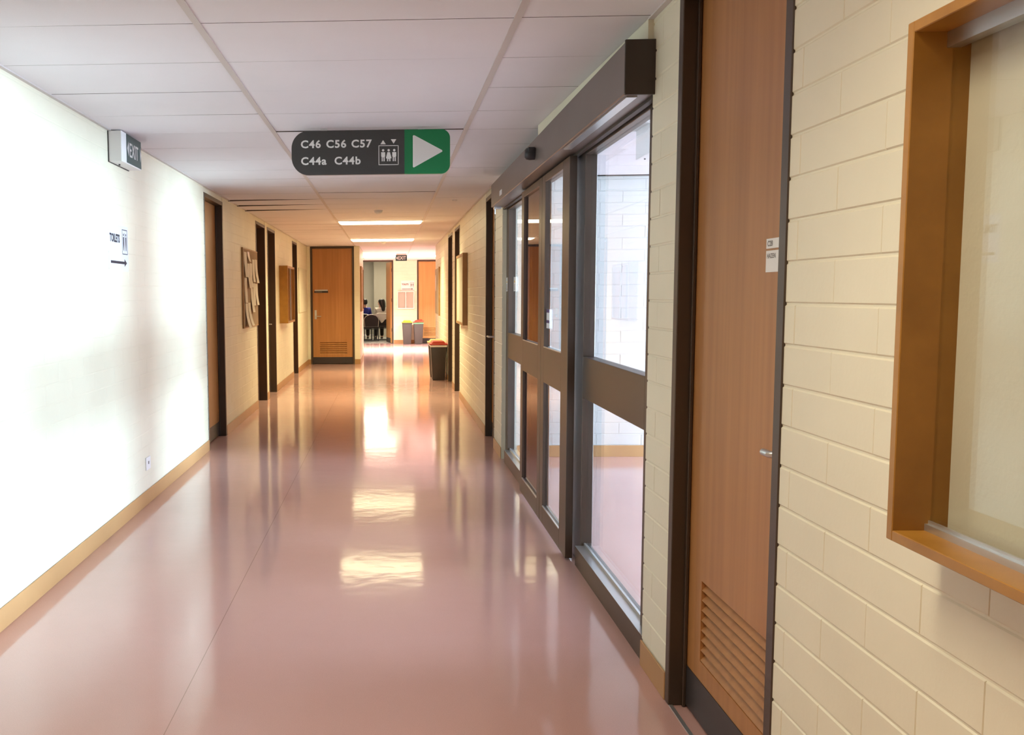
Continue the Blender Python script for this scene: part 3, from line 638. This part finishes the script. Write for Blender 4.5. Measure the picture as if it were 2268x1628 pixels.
# pinboard with papers
pbn = empty('pinboard', (XL, 11.7, 1.1), 'brown pinboard on the left wall covered with overlapping papers', 'pinboard')
obj('board', MB().box(XL, XL+0.018, 11.13, 12.33, 1.10, 2.02), M_cork, pbn)
obj('edge_frame', MB().box(XL, XL+0.021, 11.115, 11.13, 1.085, 2.035).box(XL, XL+0.021, 12.33, 12.338, 1.085, 2.035).box(XL, XL+0.021, 11.13, 12.33, 2.02, 2.035).box(XL, XL+0.021, 11.13, 12.33, 1.085, 1.10), M_oakd, pbn)
PAPERS = [(11.20, 1.690, .21, .297, 'tall sheet at the top near corner of the papered pinboard'),
 (11.46, 1.880, .16, .12, 'shiny plastic sleeve near the top of the papered pinboard'),
 (11.44, 1.560, .20, .297, 'sheet under the shiny sleeve on the papered pinboard'),
 (11.665, 1.570, .19, .297, 'middle sheet in the upper row of the papered pinboard'),
 (11.86, 1.640, .20, .28, 'inner sheet of the upper far pair on the papered pinboard'),
 (12.07, 1.630, .21, .297, 'outermost sheet at the top far side of the papered pinboard'),
 (11.21, 1.385, .20, .297, 'sheet half way down the near edge of the papered pinboard'),
 (11.69, 1.265, .19, .297, 'lower middle sheet on the papered pinboard'),
 (11.89, 1.345, .20, .28, 'sheet below the upper far pair on the papered pinboard'),
 (12.10, 1.350, .20, .27, 'lowest sheet at the far edge of the papered pinboard'),
 (11.24, 1.080, .20, .297, 'curling sheet hanging from the bottom near corner of the papered pinboard'),
 (11.45, 1.105, .19, .28, 'curling sheet second along the bottom of the papered pinboard')]
for i, (y, z, wd, h, lab) in enumerate(PAPERS):
    mb = MB(); n = 6; lift = 0.05 if i >= 10 else random.uniform(0.008, 0.03); xb = XL+0.0185+0.0012*(i % 3)
    vs = []
    for k in range(n+1):
        tt_ = k/n; zz = z+h*tt_; xx = xb+0.001+lift*(1-tt_)**2.2; jit = 0.01*(1-tt_)*(1 if i % 2 else -1)
        vs += [(xx, y+jit, zz), (xx, y+wd+jit, zz), (xx+0.0006, y+wd+jit, zz), (xx+0.0006, y+jit, zz)]
    fs = [(0,1,2,3), tuple(4*n+j for j in (3,2,1,0))]
    for k in range(n):
        for j in range(4): fs.append((4*k+j, 4*k+(j+1)%4, 4*k+4+(j+1)%4, 4*k+4+j))
    mb.add(vs, fs)
    pt = tag(obj('pinned_paper', mb, M_shine if i == 1 else M_paper, smooth=False), lab, 'paper', 'papers on the pinboard')
tag(obj('blank_panel', MB().box(XL+0.001, XL+0.02, 18.05, 19.75, 1.135, 1.99), M_board, None, 0.004), 'plain cream panel on the left wall near the facing door', 'panel')
t = empty('framed_board', (XS, 21.2, 1.1), 'narrow wood-edged board on the side wall past the facing door', 'board')
obj('edge_frame', MB().box(XS, XS+0.035, 20.45, 20.50, 1.11, 2.08).box(XS, XS+0.035, 21.95, 22.0, 1.11, 2.08).box(XS, XS+0.035, 20.5, 21.95, 1.11, 1.15).box(XS, XS+0.035, 20.5, 21.95, 2.04, 2.08), M_oakd, t)
obj('board', MB().box(XS, XS+0.012, 20.5, 21.95, 1.15, 2.04), M_board, t)
obj('dark_notice', MB().box(XS+0.012, XS+0.014, 21.2, 21.7, 1.30, 1.95), M_oakd, t)
t = empty('framed_poster', (XR, 19.4, 1.06), 'pale framed panel with a round white emblem on the far right wall', 'poster')
obj('panel', MB().box(XR-0.022, XR-0.001, 18.62, 20.2, 1.07, 1.985), mat('tan_panel', (0.50, 0.42, 0.27), 0.6), t, 0.003)
obj('round_emblem', MB().lathe((XR-0.022, 19.85, 1.70), [(0.17, -0.004), (0.17, 0)], 28, 'x'), M_white, t)
obj('edge', MB().box(XR-0.03, XR-0.001, 18.60, 18.62, 1.05, 2.0), M_oakd, t)

# ------------------------------------------------------------------ ceiling fittings
def lamp(x, y, m_, lab, watts, lcol, wd=1.17, group='fluorescent ceiling lights', dp=0.30):
    t = empty('ceiling_light', (x, y, H), lab, 'ceiling light', group)
    obj('housing', MB().box(x-wd/2, x+wd/2, y-dp/2, y+dp/2, H-0.008, H-0.001), M_white, t)
    n = 8; pts = []
    prof = [(math.sin(a*math.pi/2/6), math.cos(a*math.pi/2/6)) for a in range(7)]
    mb = MB(); vs = []; rows = []
    for s_, c_ in prof:   # rounded pillow, widest at the housing
        ex_, ey_ = wd/2-0.07*(1-c_)-0.004, dp/2-0.10*(1-c_)-0.004
        rows.append([(x-ex_, y-ey_, H-0.008-0.03*s_), (x+ex_, y-ey_, H-0.008-0.03*s_), (x+ex_, y+ey_, H-0.008-0.03*s_), (x-ex_, y+ey_, H-0.008-0.03*s_)])
    for r in rows: vs += r
    fs = [(0,1,2,3), tuple(4*6+j for j in range(4))]
    for k_ in range(6):
        for j in range(4): fs.append((4*k_+j, 4*k_+(j+1)%4, 4*k_+4+(j+1)%4, 4*k_+4+j))
    mb.add(vs, fs); obj('diffuser', mb, m_, t)
    l = bpy.data.lights.new('tube_light', 'AREA'); l.shape = 'RECTANGLE'; l.size = wd-0.16; l.size_y = dp-0.1; l.energy = watts; l.color = lcol; l.spread = math.radians(140)
    lo = bpy.data.objects.new('tube_light', l); COL.objects.link(lo); lo.parent = t; lo.location = (0, 0, -0.042)
lamp(-0.1173, 13.47, M_lampc, 'nearer of the two slim glowing lights on the brown-lit ceiling', 42, (1.0, 0.94, 0.53))
lamp(-0.1173, 17.75, M_lampc, 'further slim glowing light, just before the facing door', 42, (1.0, 0.94, 0.53))
lamp(-0.1173, 1.55, M_lampn, 'fluorescent light overhead just outside the view', 10.5, (1.0, 0.90, 0.66), group=None)
lamp(-0.1173, -2.0, M_lampn, 'fluorescent light overhead behind the viewer', 10.5, (1.0, 0.90, 0.66), group=None)
lamp(-0.25, 25.2, M_lampf, 'bright light above the open door at the far end', 175, (1.0, 1.0, 0.95), group=None)
lamp(1.75, 25.2, M_lampf, 'bright light half hidden by the right wall at the far end', 175, (1.0, 1.0, 0.95), group=None)
lamp(-3.0, 25.2, M_lampf, 'light of the cross corridor out of view to the left', 120, (1.0, 0.91, 0.64), group=None)
for (x, y, r, lab) in ((-0.125, 11.7, 0.055, 'white smoke detector before the first slim light'), (-0.10, 18.6, 0.05, 'white smoke detector beyond the second slim light')):
    t = empty('smoke_detector', (x, y, H), lab, 'smoke detector', 'ceiling smoke detectors')
    obj('base', MB().lathe((x, y, H-0.012), [(r, 0), (r, 0.012)], 24), M_white, t, smooth=True)
    obj('sensor_head', MB().lathe((x, y, H-0.045), [(r*0.35, 0), (r*0.62, 0.008), (r*0.85, 0.018), (r*0.95, 0.033)], 24), M_white, t, smooth=True)
tag(obj('ceiling_sensor', MB().lathe((0.72, 10.5, H-0.012), [(0.025, 0), (0.03, 0.011)], 16), M_tbar), 'tiny round cap on the ceiling at the right', 'sensor')

# ------------------------------------------------------------------ bins
def make_bin(x, y, label, bodym, lidm, bagm=None, group=None, tilt=0.0, h=0.60, w0=0.105, w1=0.135, dp=0.42):
    t = empty('rubbish_bin', (x, y, 0), label, 'bin', group)
    d0, d1 = dp*0.40, dp*0.5
    b = MB().frus([(x-w0,y-d0,0.0),(x+w0,y-d0,0.0),(x+w0,y+d0,0.0),(x-w0,y+d0,0.0)], [(x-w1,y-d1,h),(x+w1,y-d1,h),(x+w1,y+d1,h),(x-w1,y+d1,h)])
    body = obj('bin_body', b, bodym, t, 0.018, True, 2)
    obj('rim', MB().frus([(x-w1-.006,y-d1-.006,h-.03),(x+w1+.006,y-d1-.006,h-.03),(x+w1+.006,y+d1+.006,h-.03),(x-w1-.006,y+d1+.006,h-.03)],
        [(x-w1-.008,y-d1-.008,h+.004),(x+w1+.008,y-d1-.008,h+.004),(x+w1+.008,y+d1+.008,h+.004),(x-w1-.008,y+d1+.008,h+.004)]), bagm or bodym, t, 0.004)
    z = h+0.006; a = w1+0.018; c = d1+0.018; tz = tilt
    lid = MB().frus([(x-a,y-c,z),(x+a,y-c,z+tz),(x+a,y+c,z+tz),(x-a,y+c,z)], [(x-a,y-c,z+.022),(x+a,y-c,z+.022+tz),(x+a,y+c,z+.022+tz),(x-a,y+c,z+.022)])
    lid.frus([(x-a*.8,y-c*.85,z+.022),(x+a*.8,y-c*.85,z+.022+tz),(x+a*.8,y+c*.85,z+.022+tz),(x-a*.8,y+c*.85,z+.022)],
             [(x-a*.6,y-c*.7,z+.062),(x+a*.6,y-c*.7,z+.062+tz),(x+a*.6,y+c*.7,z+.062+tz),(x-a*.6,y+c*.7,z+.062)])
    l = obj('lid', lid, lidm, t, 0.006, True, 2)
    return t
make_bin(0.842, 16.38, 'charcoal bin with a dark red lid in front on the right', M_bink, M_red, M_wbag)
make_bin(0.835, 16.96, 'dark bin with a yellowish cream lid behind the red-lidded one', M_bink, M_cyel, M_wbag)
make_bin(0.530, 28.20, 'grey bin with a bright yellow lid at the far wall', M_bing, M_yel, None, w0=0.112, w1=0.142, h=0.63)
make_bin(0.865, 28.18, 'grey bin with a tilted red lid over a green bag', M_bing, M_red, M_bag, tilt=0.035, w0=0.112, w1=0.142, h=0.63)

# ------------------------------------------------------------------ room beyond the open door
RB = 33.8
rb = MB().box(-2.4, -2.27, YF+0.131, RB, 0, 2.7).box(1.4, 1.53, YF+0.131, RB, 0, 2.7).box(-0.53, 1.4, RB-0.55, RB+0.1, 0, 2.7)
struct('wall_office', rb, M_room, 'grey walls of the room beyond the open far door', 'wall')
struct('wall_office_back', MB().box(-2.27, -0.53, RB, RB+0.1, 0, 2.7), M_room2, 'paler back wall of the room beyond the open door', 'wall')
struct('floor_office', MB().box(-2.4, 1.53, YF, RB+0.1, -0.1, 0.0), M_carpet, 'grey carpet of the room beyond the open door', 'floor')
struct('ceiling_office', MB().box(-2.4, 1.53, YF+0.131, RB+0.1, 2.7, 2.8), M_tile, 'ceiling of the room beyond the open door', 'ceiling')
struct('baseboard_office', MB().box(-2.27, -0.53, RB-0.02, RB, 0, 0.07), M_white, 'white skirting along the back of the far room', 'baseboard')
t = empty('ceiling_light', (-0.3, 31.6, 2.7), 'light on the ceiling of the far room, out of view', 'ceiling light')
obj('diffuser', MB().box(-0.9, 0.3, 31.2, 31.8, 2.66, 2.699), M_lampr, t, 0.005)

def make_chair():
    t = empty('meeting_chair', (0, 0, 0))
    # faces +y; back towards -y (the viewer)
    obj('seat', MB().box(-0.23, 0.23, -0.20, 0.22, 0.40, 0.455), M_fabric, t, 0.02, True, 3)
    pts = []
    for k in range(13):
        a = math.pi*k/12; pts.append((0.215*math.cos(a)*1.0, 0.62+0.19*math.sin(a)**0.6 if 0 < k < 12 else 0.62))
    outline = [(-0.20, 0.46), (0.20, 0.46)]+[(0.225*math.cos(math.pi*k/12), 0.66+0.17*math.sin(math.pi*k/12)) for k in range(13)]
    bk = obj('backrest', MB().prism(outline, (0, -0.235, 0), (1,0,0), (0,0.0,1), (0,-1,0), 0.035), M_fabric, t, 0.01, True, 2)
    arc = [(0.235*math.cos(math.pi*k/12), -0.275, 0.665+0.175*math.sin(math.pi*k/12)) for k in range(13)]
    obj('back_frame', MB().tube([(0.215, -0.27, 0.45)]+arc+[(-0.215, -0.27, 0.45)], 0.011), M_chrome, bk, smooth=True)
    for s in (-1, 1):
        obj('leg', MB().tube([(s*0.22, -0.24, 0.43), (s*0.225, -0.24, 0.02)], 0.014), M_black, t, smooth=True)
        obj('leg', MB().tube([(s*0.22, 0.19, 0.43), (s*0.225, 0.20, 0.02)], 0.014), M_black, t, smooth=True)
        obj('sled_runner', MB().tube([(s*0.225, -0.26, 0.014), (s*0.225, 0.22, 0.014)], 0.014), M_black, t, smooth=True)
    obj('crossbar', MB().tube([(-0.225, -0.24, 0.02), (0.225, -0.24, 0.02)], 0.012), M_black, t, smooth=True)
    obj('crossbar', MB().tube([(-0.22, -0.2, 0.38), (0.22, -0.2, 0.38)], 0.012), M_black, t, smooth=True)
    return t
proto = make_chair()
CG = 'black meeting chairs in the far room'
places = [((-0.60, 30.35), 'empty black chair with a pale metal rim, nearest in the far room', 0.15),
          ((-0.26, 30.95), 'black chair under the woman in cream', 0.0),
          ((-0.80, 31.05), 'black chair under the person in blue, behind the empty chair', 0.0)]
chairs = []
for i, ((x, y), lab, rz) in enumerate(places):
    c = proto if i == 0 else copy_tree(proto)
    chairs.append((c, x, y, lab, rz))
for c, x, y, lab, rz in chairs:
    c.location = (x, y, 0); c.rotation_euler = (0, 0, rz); tag(c, lab, 'chair', CG)

def skin(name, pts, edges, m_, parent, root=0, sub=2):
    """pts: list of (x,y,z,r[,r2]) in the parent's space"""
    me = bpy.data.meshes.new(name); me.from_pydata([p[:3] for p in pts], edges, [])
    ob = bpy.data.objects.new(name, me); COL.objects.link(ob)
    sk = ob.modifiers.new('s', 'SKIN'); sk.use_smooth_shade = True
    for i, p in enumerate(pts):
        sv = me.skin_vertices[0].data[i]; sv.radius = (p[3], p[4] if len(p) > 4 else p[3]); sv.use_root = (i == root)
    sb = ob.modifiers.new('b', 'SUBSURF'); sb.levels = sub; sb.render_levels = sub
    dg = bpy.context.evaluated_depsgraph_get(); m2 = bpy.data.meshes.new_from_object(ob.evaluated_get(dg))
    m2.materials.clear(); m2.materials.append(m_)
    for p in m2.polygons: p.use_smooth = True
    bpy.data.objects.remove(ob); bpy.data.meshes.remove(me)
    o = bpy.data.objects.new(name, m2); COL.objects.link(o); o.parent = parent
    return o
def person(loc, rz, label, female):
    t = empty('person', loc, label, 'person'); t.rotation_euler = (0, 0, rz)
    hip = 0.585; lean = 0.05; hy = math.radians(58 if female else 12)
    def ht(p):      # turn of the head about the neck
        dx, dy = p[0], p[1]-lean; return (dx*math.cos(hy)-dy*math.sin(hy), lean+dx*math.sin(hy)+dy*math.cos(hy))+tuple(p[2:])
    def hm(mb_): mb_.v = [ht(v) for v in mb_.v]; return mb_
    P = [(0,0,hip,.14,.11), (0,.0,hip+.16,.125,.10), (0,lean,hip+.36,.15,.10), (0,lean,hip+.46,.07,.065), (0,lean+.01,hip+.52,.06,.06)]
    E = [(0,1),(1,2),(2,3),(3,4)]
    hz = hip+.515
    P += [ht(q) for q in ((0,lean+.025,hz+.055,.080,.085), (0,lean+.02,hz+.14,.092,.102), (0,lean+.02,hz+.21,.055,.065))]; E += [(4,5),(5,6),(6,7)]
    for s in (-1, 1):
        n = len(P)
        P += [(s*.16,lean,hip+.42,.055), (s*.185,lean+.04,hip+.22,.042), (s*.18,lean+.24,hip+.17,.034), (s*.17,lean+.33,hip+.19,.024), (s*.165,lean+.37,hip+.19,.030,.016)]
        E += [(2,n),(n,n+1),(n+1,n+2),(n+2,n+3),(n+3,n+4)]
        for j in range(4):
            P.append((s*(.145+.016*j),lean+.44-.01*abs(j-1.5),hip+.18,.008)); E.append((n+4, len(P)-1))
        P.append((s*.13,lean+.385,hip+.20,.009)); E.append((n+3, len(P)-1))
        n = len(P)
        P += [(s*.09,.06,hip-.02,.085), (s*.10,.42,hip-.04,.062), (s*.10,.45,.28,.050), (s*.10,.44,.08,.036), (s*.10,.54,.035,.032,.024)]
        E += [(0,n),(n,n+1),(n+1,n+2),(n+2,n+3),(n+3,n+4)]
    skin('body', P, E, M_skin, t)
    sh = M_wknit if female else M_blue
    Q = [(0,0,hip-.04,.165,.13), (0,0,hip+.14,.15,.12), (0,lean,hip+.36,.175,.12), (0,lean,hip+.46,.08,.07)]; G = [(0,1),(1,2),(2,3)]
    for s in (-1, 1):
        n = len(Q); Q += [(s*.165,lean,hip+.41,.072), (s*.19,lean+.04,hip+.22,.056), (s*.185,lean+.22,hip+.17,.046)]; G += [(2,n),(n,n+1),(n+1,n+2)]
    if not female: Q[-1] = Q[-1]
    skin('shirt', Q, G, sh, t)
    if not female:
        skin('vest', [(0,-.004,hip-.03,.172,.138), (0,-.004,hip+.14,.158,.128), (0,lean-.012,hip+.30,.150,.122)], [(0,1),(1,2)], M_navy, t)
    L = [(0,.0,hip-.05,.15,.12)]; G = []
    for s in (-1, 1):
        n = len(L); L += [(s*.09,.08,hip-.02,.10), (s*.10,.42,hip-.04,.078), (s*.10,.45,.28,.068), (s*.10,.44,.09,.06)]; G += [(0,n),(n,n+1),(n+1,n+2),(n+2,n+3)]
    skin('trousers', L, G, M_pants, t)
    for s in (-1, 1): skin('shoe', [(s*.10,.40,.04,.036,.034), (s*.10,.50,.036,.042,.030), (s*.10,.58,.028,.034,.022)], [(0,1),(1,2)], M_black, t)
    c = (0, lean+.02, hz+.12)
    # face on the +y side: nose, eyes, mouth, ears
    f = MB(); f.lathe((0, lean+.10, hz+.085), [(0.011, 0), (0.008, 0.012), (0.003, 0.022)], 8, 'y'); obj_local('nose', hm(f), M_skin, t)
    for s in (-1, 1):
        obj_local('eye', hm(MB().lathe((s*.03, lean+.098, hz+.115), [(0.002, 0.008), (0.009, 0.004), (0.010, -0.004)], 8, 'y')), M_black, t)
        obj_local('ear', hm(MB().lathe((s*.078, lean+.01, hz+.10), [(0.012, -0.008), (0.022, 0.0), (0.014, 0.008)], 8, 'x')), M_skin, t)
    obj_local('mouth', hm(MB().box(-.02, .02, lean+.09, lean+.105, hz+.05, hz+.057)), M_red, t)
    if female:
        hr = [(0,lean+.005,hz+.235,.07,.08), (0,lean-.005,hz+.17,.118,.128), (0,lean-.045,hz+.07,.122,.105), (0,lean-.075,hz-.03,.115,.080), (-.03,lean-.095,hz-.12,.105,.060), (-.05,lean-.10,hz-.19,.085,.040)]
    else:
        hr = [(0,lean+.005,hz+.235,.07,.08), (0,lean-.005,hz+.17,.116,.128), (0,lean-.045,hz+.09,.110,.092), (0,lean-.05,hz+.04,.085,.06)]
    hr = [ht(q_) for q_ in hr]
    skin('hair', hr, [(i, i+1) for i in range(len(hr)-1)], M_hair, t)
    return t
def obj_local(name, mb, m_, parent):
    me = bpy.data.meshes.new(name); me.from_pydata([tuple(v) for v in mb.v], [], mb.f); me.materials.append(m_)
    o = bpy.data.objects.new(name, me); COL.objects.link(o); o.parent = parent; return o
person((-0.25, 31.05, 0), 0.2, 'seated woman with long black hair in a cream knit top, seen from behind', True)
person((-0.81, 31.15, 0), 0.0, 'seated person with short black hair in a blue top, seen from behind', False)
# jacket hung over the woman's chair back
J = [(-0.20,0.845),(-0.05,0.87),(0.12,0.87),(0.20,0.845),(0.21,0.70),(0.12,0.66),(0.05,0.57),(0.00,0.56),(-0.05,0.66),(-0.13,0.70),(-0.21,0.72)]
mb = MB().prism(J, (-0.26, 30.650, 0), (1,0,0), (0,0,1), (0,-1,0), 0.028).box(-0.42, -0.10, 30.648, 30.73, 0.855, 0.872)
tag(obj('jacket', mb, M_wknit, None, 0.01, True, 2), 'cream jacket draped over the back of the occupied chair', 'jacket')
